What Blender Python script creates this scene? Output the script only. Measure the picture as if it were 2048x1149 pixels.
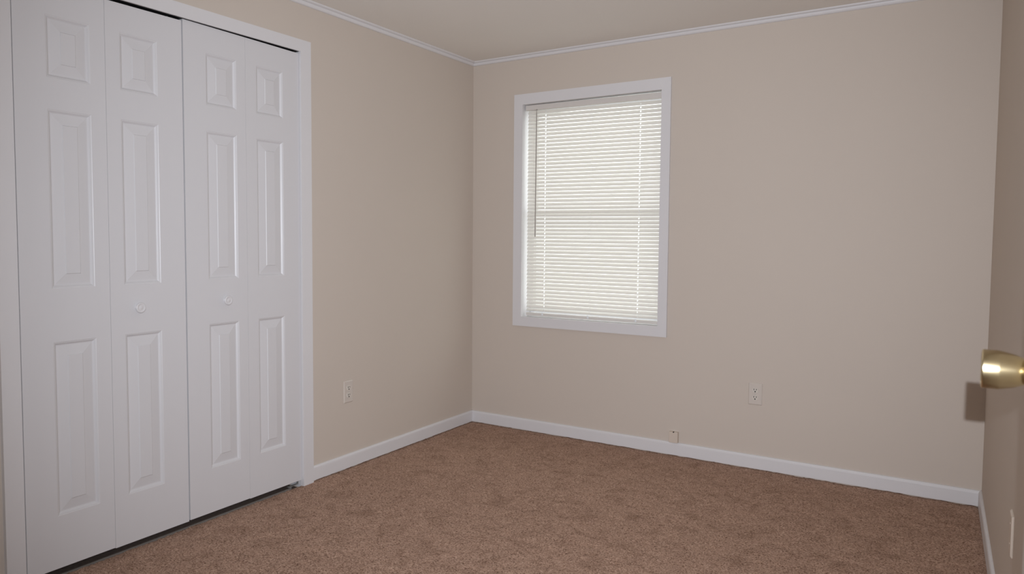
import bpy, bmesh, math, random
from mathutils import Vector, Matrix, noise
import numpy as np

random.seed(7)
for o in list(bpy.data.objects):
    bpy.data.objects.remove(o)
SC = bpy.context.scene
COL = SC.collection

# ------------------------------------------------------------------ camera
YAW, PITCH, ROLL = math.radians(33.47), math.radians(-3.139), math.radians(0.259)
CAM = Vector((2.7337, -4.2009, 1.2658))
fwd = Vector((-math.sin(YAW) * math.cos(PITCH), math.cos(YAW) * math.cos(PITCH), math.sin(PITCH)))
right = Vector((math.cos(YAW), math.sin(YAW), 0))
up = right.cross(fwd)
r2 = right * math.cos(ROLL) + up * math.sin(ROLL)
u2 = up * math.cos(ROLL) - right * math.sin(ROLL)
cd = bpy.data.cameras.new('camera')
cam = bpy.data.objects.new('camera', cd)
COL.objects.link(cam)
cd.sensor_width = 36.0
cd.lens = 1470.87 / 2048 * 36.0
cd.shift_x = (1024 - 934.434) / 2048
cd.shift_y = -(574.5 - 555.95) / 2048
cd.clip_start = 0.02
cd.dof.use_dof = True
cd.dof.focus_distance = 4.2
cd.dof.aperture_fstop = 7.5
cam.matrix_world = Matrix((
    (r2.x, u2.x, -fwd.x, CAM.x), (r2.y, u2.y, -fwd.y, CAM.y),
    (r2.z, u2.z, -fwd.z, CAM.z), (0, 0, 0, 1)))
SC.camera = cam

# ------------------------------------------------------------------ light
SC.view_settings.view_transform = 'Standard'
SC.view_settings.look = 'None'
SC.view_settings.exposure = 0.0
SC.view_settings.gamma = 1.0
SC.view_settings.use_curve_mapping = False

W = bpy.data.worlds.new('overcast_sky')
SC.world = W
W.use_nodes = True
bg = W.node_tree.nodes['Background']
bg.inputs[0].default_value = (0.97, 0.985, 1.0, 1)
bg.inputs[1].default_value = 2.9


def aim(o, d):
    o.rotation_euler = Vector(d).to_track_quat('-Z', 'Y').to_euler()


# the camera's own flash: just above and right of the lens (its shadow of the knob falls left and below)
fl = bpy.data.lights.new('camera_flash', 'SPOT')
fl.energy = 328
fl.color = (0.93, 0.985, 1.08)
fl.spot_size = math.radians(102)
fl.spot_blend = 1.0
fl.shadow_soft_size = 0.004
flo = bpy.data.objects.new('camera_flash', fl)
COL.objects.link(flo)
flo.location = (2.757, -4.2, 1.332)
aim(flo, (-math.sin(math.radians(28.5)), math.cos(math.radians(28.5)), -0.03))

# unseen fill lamp added in the hall for weak ambient light
hl = bpy.data.lights.new('hall_fill_light', 'AREA')
hl.shape = 'DISK'
hl.size = 0.35
hl.energy = 5
hl.color = (1.0, 0.93, 0.85)
hlo = bpy.data.objects.new('hall_fill_light', hl)
COL.objects.link(hlo)
hlo.location = (2.1, -4.75, 2.40)
aim(hlo, (0, 0, -1))


# ------------------------------------------------------------------ materials
def mat(name, col, rough=0.6, metal=0.0, spec=0.5, noise_amt=0.0, noise_scale=300.0, bump=0.0, bump_scale=None, stretch=None):
    m = bpy.data.materials.new(name)
    m.use_nodes = True
    nt = m.node_tree
    b = nt.nodes['Principled BSDF']
    b.inputs['Base Color'].default_value = (*col, 1)
    b.inputs['Roughness'].default_value = rough
    b.inputs['Metallic'].default_value = metal
    b.inputs['Specular IOR Level'].default_value = spec
    tc = nt.nodes.new('ShaderNodeTexCoord')
    mp = nt.nodes.new('ShaderNodeMapping')
    nt.links.new(tc.outputs['Object'], mp.inputs[0])
    if stretch:
        mp.inputs['Scale'].default_value = stretch
    n = nt.nodes.new('ShaderNodeTexNoise')
    n.inputs['Scale'].default_value = noise_scale
    n.inputs['Detail'].default_value = 4
    nt.links.new(mp.outputs[0], n.inputs['Vector'])
    if noise_amt > 0:
        mx = nt.nodes.new('ShaderNodeMix')
        mx.data_type = 'RGBA'
        mx.inputs[6].default_value = (*[c * (1 - noise_amt) for c in col], 1)
        mx.inputs[7].default_value = (*[min(1, c * (1 + noise_amt)) for c in col], 1)
        nt.links.new(n.outputs['Fac'], mx.inputs[0])
        nt.links.new(mx.outputs[2], b.inputs['Base Color'])
    if bump > 0:
        n2 = n
        if bump_scale:
            n2 = nt.nodes.new('ShaderNodeTexNoise')
            n2.inputs['Scale'].default_value = bump_scale
            n2.inputs['Detail'].default_value = 3
            nt.links.new(mp.outputs[0], n2.inputs['Vector'])
        bp = nt.nodes.new('ShaderNodeBump')
        bp.inputs['Strength'].default_value = bump
        bp.inputs['Distance'].default_value = 0.002
        nt.links.new(n2.outputs['Fac'], bp.inputs['Height'])
        nt.links.new(bp.outputs[0], b.inputs['Normal'])
    return m


M_WALL = mat('beige_wall_paint', (0.635, 0.556, 0.482), 0.75, spec=0.25, noise_amt=0.012, noise_scale=3.0, bump=0.06, bump_scale=260)
M_CEIL = mat('ceiling_paint', (0.84, 0.80, 0.745), 0.9, spec=0.15, noise_amt=0.012, noise_scale=2.0, bump=0.08, bump_scale=220)
M_TRIM = mat('white_trim_paint', (0.745, 0.725, 0.725), 0.42, noise_amt=0.01, noise_scale=12, bump=0.03, bump_scale=90)
M_DOOR = mat('white_moulded_door_paint', (0.70, 0.685, 0.69), 0.38, noise_amt=0.008, noise_scale=10, bump=0.10, bump_scale=170, stretch=(1, 1, 0.08))
M_ENTRY = mat('entry_door_paint', (0.66, 0.60, 0.54), 0.5, noise_amt=0.01, noise_scale=10)
M_KNOBW = mat('white_knob_paint', (0.72, 0.70, 0.70), 0.3)
M_PLATE = mat('ivory_plastic', (0.655, 0.585, 0.52), 0.35)
M_RECEPT = mat('ivory_receptacle_plastic', (0.70, 0.64, 0.57), 0.35)
M_SLOT = mat('dark_slot', (0.012, 0.010, 0.009), 0.8)
M_SCREW = mat('painted_screw', (0.6, 0.56, 0.5), 0.4)
M_BOX = mat('painted_over_box', (0.66, 0.565, 0.475), 0.6)
M_BRASS = mat('satin_brass', (0.66, 0.545, 0.33), 0.24, metal=1.0, noise_amt=0.03, noise_scale=60)
M_TRACK = mat('dark_metal_track', (0.03, 0.03, 0.032), 0.5, metal=0.6)
M_STEEL = mat('zinc_metal', (0.55, 0.54, 0.52), 0.45, metal=0.7)
M_STRIP = mat('dull_edge_strip', (0.20, 0.175, 0.155), 0.7, metal=0.0, noise_amt=0.15, noise_scale=40)
M_VINYL = mat('white_vinyl', (0.82, 0.82, 0.83), 0.4)
M_RAIL = mat('cream_blind_rail', (0.70, 0.655, 0.61), 0.45)
M_WAND = mat('translucent_grey_wand', (0.42, 0.385, 0.35), 0.25)
M_CORD = mat('white_cord', (0.9, 0.9, 0.88), 0.8)
M_SUBFLOOR = mat('dark_subfloor', (0.13, 0.092, 0.072), 0.9, noise_amt=0.5, noise_scale=60, bump=0.4)
M_GROUND = mat('pale_ground', (0.45, 0.45, 0.42), 0.9, noise_amt=0.1, noise_scale=1.0)


def mat_slat():
    m = bpy.data.materials.new('translucent_blind_vinyl')
    m.use_nodes = True
    nt = m.node_tree
    nt.nodes.clear()
    out = nt.nodes.new('ShaderNodeOutputMaterial')
    d = nt.nodes.new('ShaderNodeBsdfDiffuse')
    d.inputs[0].default_value = (0.80, 0.775, 0.735, 1)
    t = nt.nodes.new('ShaderNodeBsdfTranslucent')
    t.inputs[0].default_value = (0.83, 0.77, 0.685, 1)
    g = nt.nodes.new('ShaderNodeBsdfGlossy')
    g.inputs['Roughness'].default_value = 0.4
    mx = nt.nodes.new('ShaderNodeMixShader')
    mx.inputs[0].default_value = 0.23
    nt.links.new(d.outputs[0], mx.inputs[1])
    nt.links.new(t.outputs[0], mx.inputs[2])
    m2 = nt.nodes.new('ShaderNodeMixShader')
    m2.inputs[0].default_value = 0.04
    nt.links.new(mx.outputs[0], m2.inputs[1])
    nt.links.new(g.outputs[0], m2.inputs[2])
    nt.links.new(m2.outputs[0], out.inputs[0])
    return m


def mat_glass():
    m = bpy.data.materials.new('clear_window_glass')
    m.use_nodes = True
    nt = m.node_tree
    nt.nodes.clear()
    out = nt.nodes.new('ShaderNodeOutputMaterial')
    t = nt.nodes.new('ShaderNodeBsdfTransparent')
    t.inputs[0].default_value = (0.93, 0.95, 0.94, 1)
    g = nt.nodes.new('ShaderNodeBsdfGlossy')
    g.inputs['Roughness'].default_value = 0.02
    mx = nt.nodes.new('ShaderNodeMixShader')
    mx.inputs[0].default_value = 0.06
    nt.links.new(t.outputs[0], mx.inputs[1])
    nt.links.new(g.outputs[0], mx.inputs[2])
    nt.links.new(mx.outputs[0], out.inputs[0])
    return m


def mat_carpet():
    m = bpy.data.materials.new('brown_cut_pile_carpet')
    m.use_nodes = True
    nt = m.node_tree
    b = nt.nodes['Principled BSDF']
    b.inputs['Roughness'].default_value = 1.0
    b.inputs['Specular IOR Level'].default_value = 0.05
    b.inputs['Sheen Weight'].default_value = 0.05
    tc = nt.nodes.new('ShaderNodeTexCoord')
    L = nt.links.new

    def nz(scale, detail, rough=0.5, dist=0.0):
        n = nt.nodes.new('ShaderNodeTexNoise')
        n.inputs['Scale'].default_value = scale
        n.inputs['Detail'].default_value = detail
        n.inputs['Roughness'].default_value = rough
        n.inputs['Distortion'].default_value = dist
        L(tc.outputs['Object'], n.inputs['Vector'])
        return n

    def ramp(src, stops):
        r = nt.nodes.new('ShaderNodeValToRGB')
        e = r.color_ramp.elements
        e[0].position, e[0].color = stops[0][0], (*stops[0][1], 1)
        e[1].position, e[1].color = stops[-1][0], (*stops[-1][1], 1)
        for p, c in stops[1:-1]:
            x = e.new(p)
            x.color = (*c, 1)
        L(src, r.inputs[0])
        return r
    tuft = nz(165, 2, 0.6, 0.8)            # single tufts of mixed yarn
    base = ramp(tuft.outputs['Fac'], [(0.33, (0.145, 0.070, 0.041)), (0.43, (0.335, 0.203, 0.140)),
                                      (0.54, (0.475, 0.302, 0.216)), (0.70, (0.61, 0.42, 0.315))])
    nap = nz(9, 6, 0.66, 0.8)             # footprints and lay of the pile
    napr = ramp(nap.outputs['Fac'], [(0.34, (0.80, 0.77, 0.74)), (0.48, (1.0, 1.0, 1.0)), (0.66, (1.07, 1.07, 1.07))])
    mx = nt.nodes.new('ShaderNodeMix')
    mx.data_type = 'RGBA'
    mx.blend_type = 'MULTIPLY'
    mx.inputs[0].default_value = 1.0
    L(base.outputs[0], mx.inputs[6])
    L(napr.outputs[0], mx.inputs[7])
    L(mx.outputs[2], b.inputs['Base Color'])
    bp = nt.nodes.new('ShaderNodeBump')
    bp.inputs['Strength'].default_value = 0.9
    bp.inputs['Distance'].default_value = 0.006
    L(tuft.outputs['Fac'], bp.inputs['Height'])
    L(bp.outputs[0], b.inputs['Normal'])
    return m


M_SLAT, M_GLASS, M_CARPET = mat_slat(), mat_glass(), mat_carpet()


# ------------------------------------------------------------------ helpers
class MB:
    def __init__(self):
        self.bm = bmesh.new()

    def face(self, pts):
        return self.bm.faces.new([self.bm.verts.new(p) for p in pts])

    def box(self, x0, x1, y0, y1, z0, z1, bevel=0.0, seg=2):
        vs = [self.bm.verts.new(p) for p in ((x0, y0, z0), (x1, y0, z0), (x1, y1, z0), (x0, y1, z0),
                                             (x0, y0, z1), (x1, y0, z1), (x1, y1, z1), (x0, y1, z1))]
        fs = [self.bm.faces.new([vs[i] for i in q]) for q in
              ((0, 3, 2, 1), (4, 5, 6, 7), (0, 1, 5, 4), (1, 2, 6, 5), (2, 3, 7, 6), (3, 0, 4, 7))]
        if bevel > 0:
            es = list({e for f in fs for e in f.edges})
            bmesh.ops.bevel(self.bm, geom=es, offset=bevel, segments=seg, affect='EDGES', profile=0.5, clamp_overlap=True)
        return self

    def hexa(self, p):
        """eight corners, lower four counter-clockwise then upper four"""
        vs = [self.bm.verts.new(q) for q in p]
        for q in ((0, 3, 2, 1), (4, 5, 6, 7), (0, 1, 5, 4), (1, 2, 6, 5), (2, 3, 7, 6), (3, 0, 4, 7)):
            self.bm.faces.new([vs[i] for i in q])
        return self

    def sweep(self, profile, fn, ends):
        """closed profile of (a, b) carried between the given stations; fn(a, b, t) gives the point"""
        rings = [[self.bm.verts.new(fn(a, b, t)) for a, b in profile] for t in ends]
        n = len(profile)
        for r0, r1 in zip(rings, rings[1:]):
            for i in range(n):
                self.bm.faces.new((r0[i], r0[(i + 1) % n], r1[(i + 1) % n], r1[i]))
        self.bm.faces.new(rings[0])
        self.bm.faces.new(rings[-1][::-1])
        return self

    def lathe(self, prof, origin, axis, n=40):
        """prof: (distance along axis, radius)"""
        axis = Vector(axis).normalized()
        a = axis.orthogonal().normalized()
        b = axis.cross(a)
        o = Vector(origin)
        rings = []
        for d, r in prof:
            if r < 1e-6:
                rings.append([self.bm.verts.new(o + axis * d)])
            else:
                rings.append([self.bm.verts.new(o + axis * d + (a * math.cos(2 * math.pi * i / n) + b * math.sin(2 * math.pi * i / n)) * r) for i in range(n)])
        for r0, r1 in zip(rings, rings[1:]):
            for i in range(n):
                j = (i + 1) % n
                if len(r0) == 1 and len(r1) > 1:
                    self.bm.faces.new((r0[0], r1[i], r1[j]))
                elif len(r1) == 1 and len(r0) > 1:
                    self.bm.faces.new((r0[i], r0[j], r1[0]))
                elif len(r0) > 1:
                    self.bm.faces.new((r0[i], r0[j], r1[j], r1[i]))
        if len(rings[0]) > 1:
            self.bm.faces.new(rings[0][::-1])
        if len(rings[-1]) > 1:
            self.bm.faces.new(rings[-1])
        return self

    def build(self, name, m, parent=None, smooth=None, recalc=True):
        if recalc:
            bmesh.ops.recalc_face_normals(self.bm, faces=self.bm.faces)
        me = bpy.data.meshes.new(name)
        self.bm.to_mesh(me)
        self.bm.free()
        me.materials.append(m)
        o = bpy.data.objects.new(name, me)
        COL.objects.link(o)
        if smooth is not None:
            me.polygons.foreach_set('use_smooth', [True] * len(me.polygons))
            me.set_sharp_from_angle(angle=math.radians(smooth))
        if parent is not None:
            o.parent = parent
            off = Vector((0, 0, 0))
            p = parent
            while p is not None:
                off += Vector(p.location)
                p = p.parent
            # meshes are written in world coordinates at their thing's own place
            me.transform(Matrix.Translation(-off))
        return o


def thing(name, label, cat, loc, group=None):
    o = bpy.data.objects.new(name, None)
    o.empty_display_size = 0.05
    COL.objects.link(o)
    o.location = loc
    o['label'] = label
    o['category'] = cat
    if group:
        o['group'] = group
    return o


def struct(o, label=None):
    o['kind'] = 'structure'
    if label:
        o['label'] = label
    return o


# ------------------------------------------------------------------ the room shell
H = 2.44
WX0 = 2.882                       # right wall at the far corner; it runs out slightly toward the doorway


def WXR(y):
    return WX0 - 0.0125 * y


FY = -3.85                        # front wall (doorway) inner face
HY = -5.45                        # hall end
OP = (-2.930, -1.589, 2.178)      # closet opening y0, y1, head

# floor: carpet with an uneven pile surface
xs = np.arange(0.0, 3.05 + 1e-6, 0.0105)
ys = np.arange(HY, 0.03, 0.0105)
X, Y = np.meshgrid(xs, ys)
rs = np.random.RandomState(3)
Z = rs.normal(0, 1, X.shape)
Zs = (Z + np.roll(Z, 1, 0) + np.roll(Z, -1, 0) + np.roll(Z, 1, 1) + np.roll(Z, -1, 1)) / 5
big = rs.normal(0, 1, X.shape)
for _ in range(10):
    big = (big + np.roll(big, 1, 0) + np.roll(big, -1, 0) + np.roll(big, 1, 1) + np.roll(big, -1, 1)) / 5
Zf = -0.002 + 0.0022 * Zs + 0.004 * big
JX = X + rs.normal(0, 0.0016, X.shape)
JY = Y + rs.normal(0, 0.0016, X.shape)
in_open = (Y > OP[0]) & (Y < OP[1])
edge = X < 0.016
JX = np.where(edge & in_open, np.maximum(JX, -0.004), JX)
me = bpy.data.meshes.new('floor')
ny, nx = X.shape
idx = np.arange(nx * ny).reshape(ny, nx)
quads = np.stack([idx[:-1, :-1], idx[:-1, 1:], idx[1:, 1:], idx[1:, :-1]], -1).reshape(-1, 4)
me.from_pydata(np.stack([JX, JY, Zf], -1).reshape(-1, 3).tolist(), [], quads.tolist())
me.materials.append(M_CARPET)
me.polygons.foreach_set('use_smooth', [True] * len(me.polygons))
floor = bpy.data.objects.new('floor', me)
COL.objects.link(floor)
struct(floor, 'brown cut pile carpet over the whole floor')

b = MB()
b.box(-0.75, 3.2, HY - 0.1, 0.19, -0.2, -0.055)  # unseen slab added to stop daylight leaking in under the walls
struct(b.build('floor_slab', M_SUBFLOOR))
b = MB()
b.box(-0.75, 3.2, HY - 0.1, 0.19, H, H + 0.1)
struct(b.build('ceiling', M_CEIL), 'pale flat ceiling')

# left wall with the closet opening
b = MB()
T = 0.11
b.box(-T, 0, OP[1], 0.14, -0.05, H)
b.box(-T, 0, OP[0], OP[1], OP[2], H)
b.box(-T, 0, HY, OP[0], -0.05, H)
struct(b.build('wall_left', M_WALL), 'beige left wall around the closet')

# closet interior behind the doors
b = MB()
b.box(-0.75, -0.70, -3.1, -1.4, -0.05, H)
b.box(-0.70, -T, -3.1, -3.06, -0.05, H)
b.box(-0.70, -T, -1.44, -1.4, -0.05, H)
struct(b.build('wall_closet', M_WALL))
b = MB()
b.box(-0.70, 0.02, -3.06, -1.44, -0.06, -0.016)
struct(b.build('floor_closet', M_SUBFLOOR), 'dark bare floor under the closet doors')

# back wall with the window opening
WO = (0.388, 1.301, 0.751, 2.121)
b = MB()
b.box(0, WO[0] - 0.02, 0, 0.19, -0.05, H)
b.box(WO[1] + 0.02, 3.1, 0, 0.19, -0.05, H)
b.box(WO[0] - 0.02, WO[1] + 0.02, 0, 0.19, -0.05, WO[2] - 0.02)
b.box(WO[0] - 0.02, WO[1] + 0.02, 0, 0.19, WO[3] + 0.02, H)
struct(b.build('wall_back', M_WALL), 'beige back wall with the window')

b = MB()
b.hexa([(WXR(0), 0, -0.05), (WXR(HY), HY, -0.05), (3.2, HY, -0.05), (3.2, 0, -0.05),
        (WXR(0), 0, H), (WXR(HY), HY, H), (3.2, HY, H), (3.2, 0, H)])
struct(b.build('wall_right', M_WALL), 'beige right wall in shadow')

DX0, DX1, DZ = 1.92, 2.872, 2.06  # doorway
b = MB()
b.box(0, DX0, FY - 0.12, FY, -0.05, H)
b.box(DX1, WXR(FY) + 0.02, FY - 0.12, FY, -0.05, H)
b.box(DX0, DX1, FY - 0.12, FY, DZ, H)
struct(b.build('wall_front', M_WALL))
b = MB()
b.box(-0.11, 3.2, HY - 0.1, HY, -0.05, H)
struct(b.build('wall_hall', M_WALL))

# ------------------------------------------------------------------ baseboards and crown
BB = [(0.0, 0.005), (0.0125, 0.005), (0.0125, 0.064), (0.0115, 0.071), (0.0085, 0.0765), (0.004, 0.0785), (0.0, 0.0785)]
b = MB()
b.sweep(BB, lambda a, z, t: (a, t, z), (-1.521, 0.0))
struct(b.build('baseboard_left', M_TRIM), 'white baseboard between the closet casing and the corner')
b = MB()
b.sweep(BB, lambda a, z, t: (a, t, z), (FY, -2.994))
struct(b.build('baseboard_left_near', M_TRIM))
b = MB()
b.sweep(BB, lambda a, z, t: (t, -a, z), (0.0, WX0))
struct(b.build('baseboard_back', M_TRIM), 'white baseboard along the back wall')
b = MB()
b.sweep(BB, lambda a, z, t: (WXR(t) - a, t, z), (FY, 0.0))
struct(b.build('baseboard_right', M_TRIM), 'white baseboard along the right wall')

CR = [(0.0, 2.4125), (0.004, 2.4125), (0.0085, 2.415), (0.012, 2.4195), (0.0145, 2.4255), (0.0155, 2.4285), (0.0135, 2.4295),
      (0.0195, 2.4315), (0.0245, 2.4340), (0.0265, 2.4372), (0.0265, H), (0.0, H)]
b = MB()
b.sweep(CR, lambda a, z, t: (a, min(t, -a) if t > -0.5 else t, z), (FY, 0.0))
struct(b.build('trim_1', M_TRIM, smooth=40), 'white crown moulding along the left wall')
b = MB()
b.sweep(CR, lambda a, z, t: (max(t, a) if t < 0.5 else t, -a, z), (0.0, WX0))
struct(b.build('trim_2', M_TRIM, smooth=40), 'white crown moulding along the back wall')

# ------------------------------------------------------------------ closet casing (mitred flat boards) and jamb
CF = 0.018
co0, co1, coz = -2.994, -1.520, 2.236
ci0, ci1, ciz = OP[0], OP[1], OP[2]


def board(bb, p4, d0, d1, f, bev=0.002):
    """flat board: four (u, v) corners, extruded from d0 to d1 by f(u, v, d), front edges eased"""
    n = bb.bm
    cu = sum(p[0] for p in p4) / 4
    cv = sum(p[1] for p in p4) / 4
    back = [n.verts.new(f(u, v, d0)) for u, v in p4]
    mid = [n.verts.new(f(u, v, d1 - bev)) for u, v in p4]

    def ins(u, v):
        return (u + (bev if u < cu else -bev), v)
    top = [n.verts.new(f(*p, d1)) for p in p4]
    n.faces.new(back)
    n.faces.new(top)
    for k in range(4):
        j = (k + 1) % 4
        n.faces.new((back[k], back[j], mid[j], mid[k]))
        n.faces.new((mid[k], mid[j], top[j], top[k]))


fx = lambda u, v, d: (d, u, v)
trim3 = MB()
board(trim3, [(ci1, -0.004), (co1, -0.004), (co1, coz), (ci1, ciz)], 0.0, CF, fx)
board(trim3, [(co0, -0.004), (ci0, -0.004), (ci0, ciz), (co0, coz)], 0.0, CF, fx)
board(trim3, [(ci0, ciz), (ci1, ciz), (co1, coz), (co0, coz)], 0.0, CF, fx)
# jamb lining of the opening
trim3.box(-T, 0.0, ci1 - 0.001, ci1 + 0.012, -0.01, ciz)
trim3.box(-T, 0.0, ci0 - 0.012, ci0 + 0.001, -0.01, ciz)
trim3.box(-T, 0.0, ci0, ci1, ciz, ciz + 0.012)
struct(trim3.build('trim_3', M_TRIM), 'white flat casing around the closet doors')

# ------------------------------------------------------------------ closet bifold doors
DF = 0.004                         # front face of the leaves
ROWS = [(0.2275, 0.875), (1.072, 1.721), (1.834, 2.056)]
PROF = [(0.0, 0.0), (0.0022, -0.0014), (0.0050, -0.0020), (0.0085, -0.0058), (0.0118, -0.0086), (0.0150, -0.0090),
        (0.0185, -0.0084), (0.0520, -0.0030), (0.0545, -0.0004)]


def leaf_mesh(y0, y1, p0, p1, z0, zt0, zt1, dz=0.0, th=0.034):
    b = MB()
    bm = b.bm
    us = [y0, p0, p1, y1]
    rows = [(a + dz, c + dz) for a, c in ROWS]
    vs = [z0] + [q for r in rows for q in r] + [None]

    def ztop(u):
        return zt0 + (zt1 - zt0) * (u - y0) / (y1 - y0)
    V = {}

    def vert(i, k):
        if (i, k) not in V:
            z = vs[k] if vs[k] is not None else ztop(us[i])
            V[(i, k)] = bm.verts.new((DF, us[i], z))
        return V[(i, k)]
    for i in range(3):
        for k in range(len(vs) - 1):
            q = [vert(i, k), vert(i + 1, k), vert(i + 1, k + 1), vert(i, k + 1)]
            if i == 1 and k % 2 == 1:
                ya, yb, za, zb = p0, p1, vs[k], vs[k + 1]
                ring = q
                for ins, dep in PROF[1:]:
                    nr = [bm.verts.new((DF + dep, y, z)) for y, z in ((ya + ins, za + ins), (yb - ins, za + ins), (yb - ins, zb - ins), (ya + ins, zb - ins))]
                    for j in range(4):
                        l = (j + 1) % 4
                        bm.faces.new((ring[j], ring[l], nr[l], nr[j]))
                    ring = nr
                bm.faces.new(ring)
            else:
                bm.faces.new(q)
    n = len(vs) - 1
    loop = [vert(i, 0) for i in range(4)] + [vert(3, k) for k in range(1, n + 1)] + [vert(i, n) for i in (2, 1, 0)] + [vert(0, k) for k in range(n - 1, 0, -1)]
    back = [bm.verts.new((DF - th, v.co.y, v.co.z)) for v in loop]
    for j in range(len(loop)):
        l = (j + 1) % len(loop)
        bm.faces.new((loop[l], loop[j], back[j], back[l]))
    bm.faces.new(back)
    return b


KNOB = [(0.0, 0.0150), (0.0020, 0.0150), (0.0035, 0.0118), (0.0060, 0.0105), (0.0085, 0.0130), (0.0110, 0.0180), (0.0135, 0.0210), (0.0165, 0.0216),
        (0.0192, 0.0205), (0.0206, 0.0180), (0.0202, 0.0155), (0.0188, 0.0128), (0.0182, 0.0105), (0.0188, 0.0080), (0.0202, 0.0050), (0.0208, 0.0)]


def bifold(label, leaves, knob_leaf, knob_y, pin, dz=0.0):
    y0, y1 = leaves[0][0], leaves[-1][1]
    t = thing('bifold_closet_door', label, 'closet door', (DF - 0.017, (y0 + y1) / 2, 0.03), 'closet bifold doors')
    t['kind'] = 'thing'
    for i, (a, c, p0, p1, zb, zt0, zt1) in enumerate(leaves):
        lf = leaf_mesh(a, c, p0, p1, zb, zt0, zt1, dz).build('door_leaf', M_DOOR, t)
        if i == knob_leaf:
            kb = MB()
            kb.lathe(KNOB, (DF, knob_y, 0.978), (1, 0, 0), 40)
            kb.build('knob', M_KNOBW, lf, smooth=50)
    pb = MB()
    pb.lathe([(0, 0.004), (0.012, 0.004), (0.0135, 0.003), (0.014, 0)], (DF - 0.012, pin, min(leaves[1][6], leaves[1][5]) - 0.008), (0, 0, 1), 16)
    pb.build('guide_pin', M_STEEL, t, smooth=50)
    return t


bifold('white two leaf bifold closet door at the far left edge of the photo',
       [(-2.9205, -2.5885, -2.8087, -2.6474, 0.031, 2.1655, 2.1665),
        (-2.5872, -2.2520, -2.5284, -2.3671, 0.028, 2.1665, 2.1675)], 1, -2.470, -2.31)
bifold('white two leaf bifold closet door beside the bare beige wall, its top touching the casing',
       [(-2.2455, -1.9205, -2.1334, -1.9721, 0.031, 2.1762, 2.1730),
        (-1.9195, -1.5915, -1.8573, -1.6960, 0.029, 2.1730, 2.1690)], 0, -2.042, -1.61, 0.003)

# overhead track inside the head of the closet opening
t = MB()
t.box(-0.045, -0.042, ci0 + 0.01, ci1 - 0.01, ciz - 0.022, ciz - 0.002)
t.box(-0.045, 0.010, ci0 + 0.004, ci1 - 0.004, ciz - 0.0012, ciz - 0.0002)  # dark plate added over the white head so the gap reads as shade
o = t.build('closet_door_track', M_TRACK)
o['label'] = 'dark metal track with an added plate that blackens the gap above the closet doors'
o['category'] = 'track'

# thin edge strip between carpet and closet floor, broken near its right end
t = MB()
t.box(-0.014, -0.006, -2.925, -1.655, -0.016, 0.0015, 0.0008)
o = t.build('carpet_edge_strip', M_STRIP)
o['label'] = 'thin dull strip along the carpet edge under the closet doors'
o['category'] = 'edge strip'
t = MB()
t.box(-0.030, -0.016, -1.662, -1.5935, 0.003, 0.0065, 0.0008)
t.box(-0.030, -0.016, -1.5965, -1.5930, 0.003, 0.026, 0.0008)
t.box(-0.028, -0.018, -1.650, -1.640, -0.016, 0.004)
o = t.build('pivot_bracket', M_STEEL)
o['label'] = 'small grey metal floor bracket under the right end of the closet doors'
o['category'] = 'bracket'

# ------------------------------------------------------------------ window
win = bpy.data.objects.new('window_1', None)
COL.objects.link(win)
win.location = (0.845, 0.0, 0.69)
struct(win, 'white cased window behind the closed blind')
wo = (0.326, 1.3555, 0.6895, 2.188)
fy = lambda u, v, d: (u, -d, v)
b = MB()
wf = 0.016
board(b, [(wo[0], wo[2]), (wo[1], wo[2]), (WO[1], WO[2]), (WO[0], WO[2])], 0.0, wf, fy)
board(b, [(WO[1], WO[2]), (wo[1], wo[2]), (wo[1], wo[3]), (WO[1], WO[3])], 0.0, wf, fy)
board(b, [(WO[0], WO[3]), (WO[1], WO[3]), (wo[1], wo[3]), (wo[0], wo[3])], 0.0, wf, fy)
board(b, [(wo[0], wo[2]), (WO[0], WO[2]), (WO[0], WO[3]), (wo[0], wo[3])], 0.0, wf, fy)
b.build('window_casing', M_TRIM, win)
b = MB()
for q in ((WO[0] - 0.019, WO[0]), (WO[1], WO[1] + 0.019)):
    b.box(q[0], q[1], 0.0005, 0.189, WO[2] - 0.019, WO[3] + 0.019)
b.box(WO[0], WO[1], 0.0005, 0.189, WO[3], WO[3] + 0.019)
b.build('window_jamb', M_TRIM, win)
b = MB()
b.box(WO[0], WO[1], 0.0005, 0.189, WO[2] - 0.019, WO[2])
b.build('window_sill', M_TRIM, win)


def sash(z0, z1, y, rail_b):
    x0, x1 = WO[0] + 0.002, WO[1] - 0.002
    st = 0.022
    s = MB()
    d = 0.028
    s.box(x0, x0 + st, y, y + d, z0, z1, 0.002)
    s.box(x1 - st, x1, y, y + d, z0, z1, 0.002)
    s.box(x0 + st, x1 - st, y, y + d, z0, z0 + rail_b, 0.002)
    s.box(x0 + st, x1 - st, y, y + d, z1 - 0.036, z1, 0.002)
    so = s.build('sash', M_VINYL, win)
    g = MB()
    g.box(x0 + st - 0.004, x1 - st + 0.004, y + 0.012, y + 0.016, z0 + rail_b - 0.004, z1 - 0.032)
    g.build('glass_pane', M_GLASS, so)


sash(1.405, 2.118, 0.142, 0.036)
sash(0.757, 1.442, 0.108, 0.050)

# pale ground outside
b = MB()
b.box(-8, 10, 0.6, 16, -0.95, -0.85)
struct(b.build('ground_outside', M_GROUND))

# ------------------------------------------------------------------ mini blind
BX0, BX1, BYC = 0.404, 1.2925, 0.036
bl = thing('mini_blind', 'closed white mini blind hanging inside the back wall window', 'blind', (0.848, BYC, 2.11))


def skew(x, z):
    """the blind hangs slightly low on its right side toward the top"""
    return z - 0.013 * (x - BX0) / (BX1 - BX0) * max(0.0, (z - 0.78) / 1.3)


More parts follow.
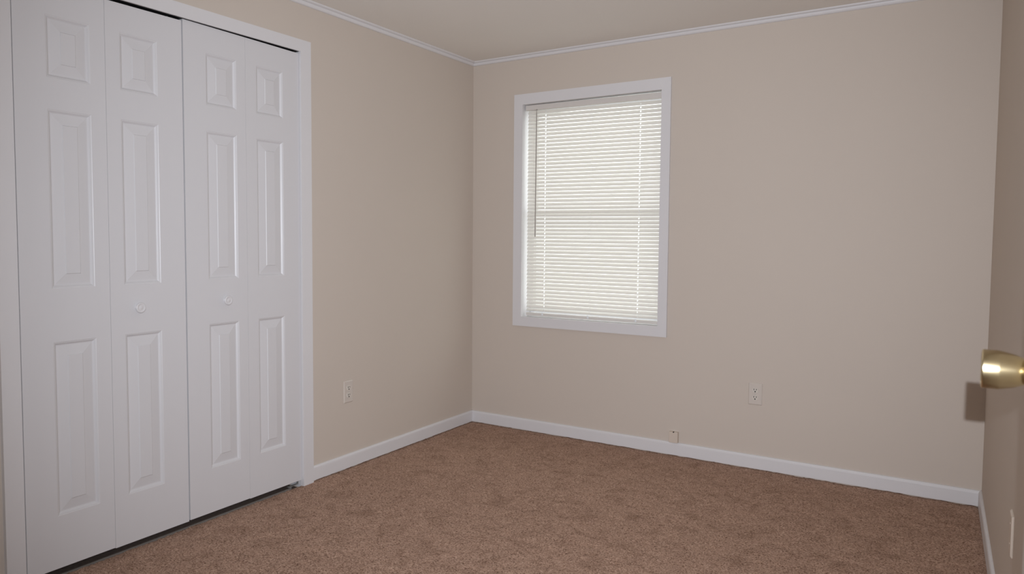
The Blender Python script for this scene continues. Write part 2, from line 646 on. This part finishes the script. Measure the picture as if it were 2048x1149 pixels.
b = MB()
x0, x1 = 0.397, 1.291
hz0, hz1 = 2.0865, 2.1180
ty = [(0.014, hz0, hz1), (0.040, hz0, hz1)]
prof = [(0.0135, hz0 + 0.001), (0.0145, hz0), (0.0390, hz0), (0.0400, hz0 + 0.001), (0.0400, hz1), (0.0388, hz1), (0.0388, hz0 + 0.003),
        (0.0147, hz0 + 0.003), (0.0147, hz1), (0.0135, hz1)]
b.sweep(prof, lambda y, z, tt: (tt, y, z - 0.007 * (tt - x0) / (x1 - x0)), (x0, x1))
b.box(x0 - 0.001, x0 + 0.0012, 0.0128, 0.041, hz0 - 0.0005, hz1 + 0.0005, 0.0004)
b.build('headrail', M_RAIL, bl)

# slats: crowned strips with small cord holes
NS, PITCH_S, SW = 55, 0.02365, 0.0254
cords_x = (0.531, 0.846, 1.160)
holes = (0.531, 1.160)
xsb = [BX0]
for hx in holes:
    xsb += [hx - 0.0030, hx + 0.0030]
xsb += [BX1]
hole_cols = {1, 3}
xfull = []
for i in range(len(xsb) - 1):
    n = 1 if i in hole_cols else 4
    for k in range(n):
        xfull.append((xsb[i] + (xsb[i + 1] - xsb[i]) * k / n, xsb[i] + (xsb[i + 1] - xsb[i]) * (k + 1) / n, i in hole_cols))
b = MB()
NW = 6
for s in range(NS):
    zc = 2.0735 - s * PITCH_S
    # the strings tip the upper slats a little further shut than the lower ones
    tl = math.radians(67.0 - 9.5 * s / (NS - 1)) + random.uniform(-0.012, 0.012)
    if s == NS - 1:
        tl = math.radians(40)
    dzs = random.uniform(-0.0004, 0.0004)
    cols = {}

    def pt(x, w):
        key = (round(x, 6), w)
        if key not in cols:
            u = w / NW - 0.5
            crown = 0.0018 * (1 - 4 * u * u)
            # the room-side edge hangs low
            y = BYC + SW * u * math.cos(tl) - crown * math.sin(tl)
            z = zc + dzs + SW * u * math.sin(tl) + crown * math.cos(tl)
            cols[key] = b.bm.verts.new((x, y, skew(x, z)))
        return cols[key]
    for xa, xb, hole in xfull:
        for w in range(NW):
            if hole and w in (2, 3):
                continue
            b.bm.faces.new((pt(xa, w), pt(xb, w), pt(xb, w + 1), pt(xa, w + 1)))
b.build('slats', M_SLAT, bl, smooth=60, recalc=False)

b = MB()
b.box(BX0 - 0.001, BX1, BYC - 0.012, BYC + 0.012, 0.757, 0.776, 0.002)
br = b.build('bottom_rail', M_RAIL, bl)
for cx in (0.524, 0.843, 1.153):
    c = MB()
    c.lathe([(0.0, 0.0065), (0.0022, 0.0065), (0.0034, 0.005), (0.0036, 0.0)], (cx, BYC - 0.012, 0.768), (0, -1, 0), 20)
    c.box(cx - 0.004, cx + 0.004, BYC - 0.0150, BYC - 0.0118, 0.7725, 0.7800, 0.0006)
    c.build('cord_button', M_VINYL, br, smooth=50)

for cx in cords_x:
    c = MB()
    for dy in (-0.0085, 0.0085):
        c.lathe([(0, 0.0006), (skew(cx, 2.088) - 0.772, 0.0006)], (cx + 0.004, BYC + dy, 0.772), (0, 0, 1), 8)
    c.build('ladder_cord', M_CORD, bl)

c = MB()
wz1, wz0 = 2.086, 1.272
c.lathe([(0, 0.0030), (0.003, 0.0036), (wz1 - wz0 - 0.02, 0.0036), (wz1 - wz0 - 0.012, 0.0018), (wz1 - wz0, 0.0018)], (0.4745, 0.0085, wz0), (0.004, 0, 1), 6)
c.box(0.4745, 0.4800, 0.0070, 0.0180, 2.081, 2.089, 0.001)
c.build('tilt_wand', M_WAND, bl)


# ------------------------------------------------------------------ wall outlets
def outlet(label, loc, rotz):
    """built facing -Y at the origin, then turned to its wall"""
    t = thing('wall_outlet', label, 'outlet', (0, 0, 0), 'duplex wall outlets')
    w, h, d = 0.0360, 0.0600, 0.0055
    b = MB()
    bm = b.bm
    rings = []
    for ins, dep in ((0.0, 0.0), (0.0, 0.0018), (0.0012, 0.0036), (0.0042, d)):
        rings.append([bm.verts.new((sx * (w - ins), -dep, sz * (h - ins))) for sx, sz in ((-1, -1), (1, -1), (1, 1), (-1, 1))])
    for r0, r1 in zip(rings, rings[1:]):
        for j in range(4):
            l = (j + 1) % 4
            bm.faces.new((r0[j], r0[l], r1[l], r1[j]))
    bm.faces.new(rings[-1])
    bm.faces.new(rings[0][::-1])
    b.build('cover_plate', M_PLATE, t)
    for cz in (0.0205, -0.0205):
        pts = []
        R = 0.0172
        for k in range(36):
            a = 2 * math.pi * k / 36
            pts.append((R * math.cos(a), max(-0.0138, min(0.0138, R * math.sin(a)))))
        b = MB()
        b.sweep(pts, lambda a, c, tt: (a * (0.96 if tt > 0.0072 else 1), -tt, cz + c * (0.96 if tt > 0.0072 else 1)), (0.003, 0.0070, 0.0078))
        rc = b.build('receptacle', M_RECEPT, t)
        s = MB()
        s.box(-0.0081, -0.0050, -0.0082, -0.0070, cz + 0.0005, cz + 0.0095)
        s.box(0.0050, 0.0081, -0.0082, -0.0070, cz + 0.0015, cz + 0.0090)
        s.lathe([(0, 0.0035), (0.0008, 0.0035)], (0, -0.0074, cz - 0.0068), (0, -1, 0), 16)
        so = s.build('slots', M_SLOT, rc)
        so['label'] = 'dark plug slots'
    b = MB()
    b.lathe([(0, 0.0034), (0.0010, 0.0032), (0.0014, 0.0020), (0.0015, 0)], (0, -d, 0), (0, -1, 0), 16)
    b.build('screw', M_SCREW, t, smooth=50)
    t.location = loc
    t.rotation_euler = (0, 0, rotz)
    return t


outlet('ivory duplex outlet on the back wall right of the window', (1.853, 0.0, 0.416), 0)
outlet('ivory duplex outlet on the left wall between closet casing and corner', (0.0, -1.2415, 0.422), math.pi / 2)
py = -1.602
t = thing('blank_wall_plate', 'blank cover plate painted wall colour, edge on, low on the shadowed right wall', 'wall plate', (WXR(py), py, 0.42))
b = MB()
px_ = WXR(py)
rings = []
for ins, dep in ((0.0, 0.0), (0.0, 0.0026), (0.0040, 0.0058)):
    rings.append([b.bm.verts.new((px_ - dep + 0.0125 * (-sy) * (0.036 - ins), py + sy * (0.036 - ins), 0.42 + sz * (0.060 - ins))) for sy, sz in ((-1, -1), (1, -1), (1, 1), (-1, 1))])
for r0, r1 in zip(rings, rings[1:]):
    for j in range(4):
        l = (j + 1) % 4
        b.bm.faces.new((r0[j], r0[l], r1[l], r1[j]))
b.bm.faces.new(rings[-1])
b.bm.faces.new(rings[0][::-1])
b.build('cover_plate', M_BOX, t)
for sz in (-0.030, 0.030):
    b = MB()
    b.lathe([(0, 0.0030), (0.0006, 0.0028), (0.0008, 0)], (px_ - 0.0058, py, 0.42 + sz), (-1, -0.0125, 0), 14)
    b.build('screw', M_BOX, t, smooth=50)

# small box standing on the baseboard of the back wall
t = thing('phone_jack', 'small beige surface box on top of the back baseboard below the window', 'phone jack', (1.4105, -0.012, 0.0785))
b = MB()
b.box(1.3845, 1.4365, -0.0240, 0.0, 0.0790, 0.1420, 0.0018)
b.build('jack_body', M_BOX, t)
b = MB()
b.box(1.4080, 1.4150, -0.0245, -0.0120, 0.1385, 0.1424)
b.build('jack_socket', M_SLOT, t)['label'] = 'dark socket opening'

# ------------------------------------------------------------------ entry door, swung open along the right wall
dy1, dy0 = -2.925, -3.838
fxd = 2.829
door = bpy.data.objects.new('door_1', None)
COL.objects.link(door)
door.location = (fxd, dy0, 0.0)
struct(door, 'open entry door at the right edge of the photo')
b = MB()
b.box(fxd, fxd + 0.035, dy0, dy1, 0.022, 2.04, 0.0015)
leaf = b.build('door_leaf', M_ENTRY, door)
KZ, KY = 1.0908, dy1 - 0.062
b = MB()
prof = [(0.0, 0.0320), (0.0020, 0.0320), (0.0038, 0.0290), (0.0046, 0.0200), (0.0048, 0.0135), (0.0068, 0.0130), (0.0082, 0.0160),
        (0.0095, 0.0172), (0.0230, 0.0224), (0.0385, 0.0260), (0.0402, 0.0264), (0.0573, 0.0264), (0.0585, 0.0256), (0.0590, 0.0240),
        (0.0578, 0.0222), (0.0573, 0.0)]
b.lathe(prof, (fxd, KY, KZ), (-1, 0.012, 0.004), 64)
k = b.build('door_knob', M_BRASS, door, smooth=30)
k['label'] = 'satin brass door knob'
b = MB()
b.box(fxd + 0.005, fxd + 0.030, dy1 - 0.001, dy1 + 0.0012, KZ - 0.028, KZ + 0.028, 0.0004)
b.build('latch_plate', M_BRASS, door)
for hz in (0.25, 1.05, 1.82):
    b = MB()
    b.lathe([(0, 0.005), (0.089, 0.005)], (fxd - 0.003, dy0 - 0.004, hz), (0, 0, 1), 14)
    b.build('hinge', M_BRASS, door, smooth=50)
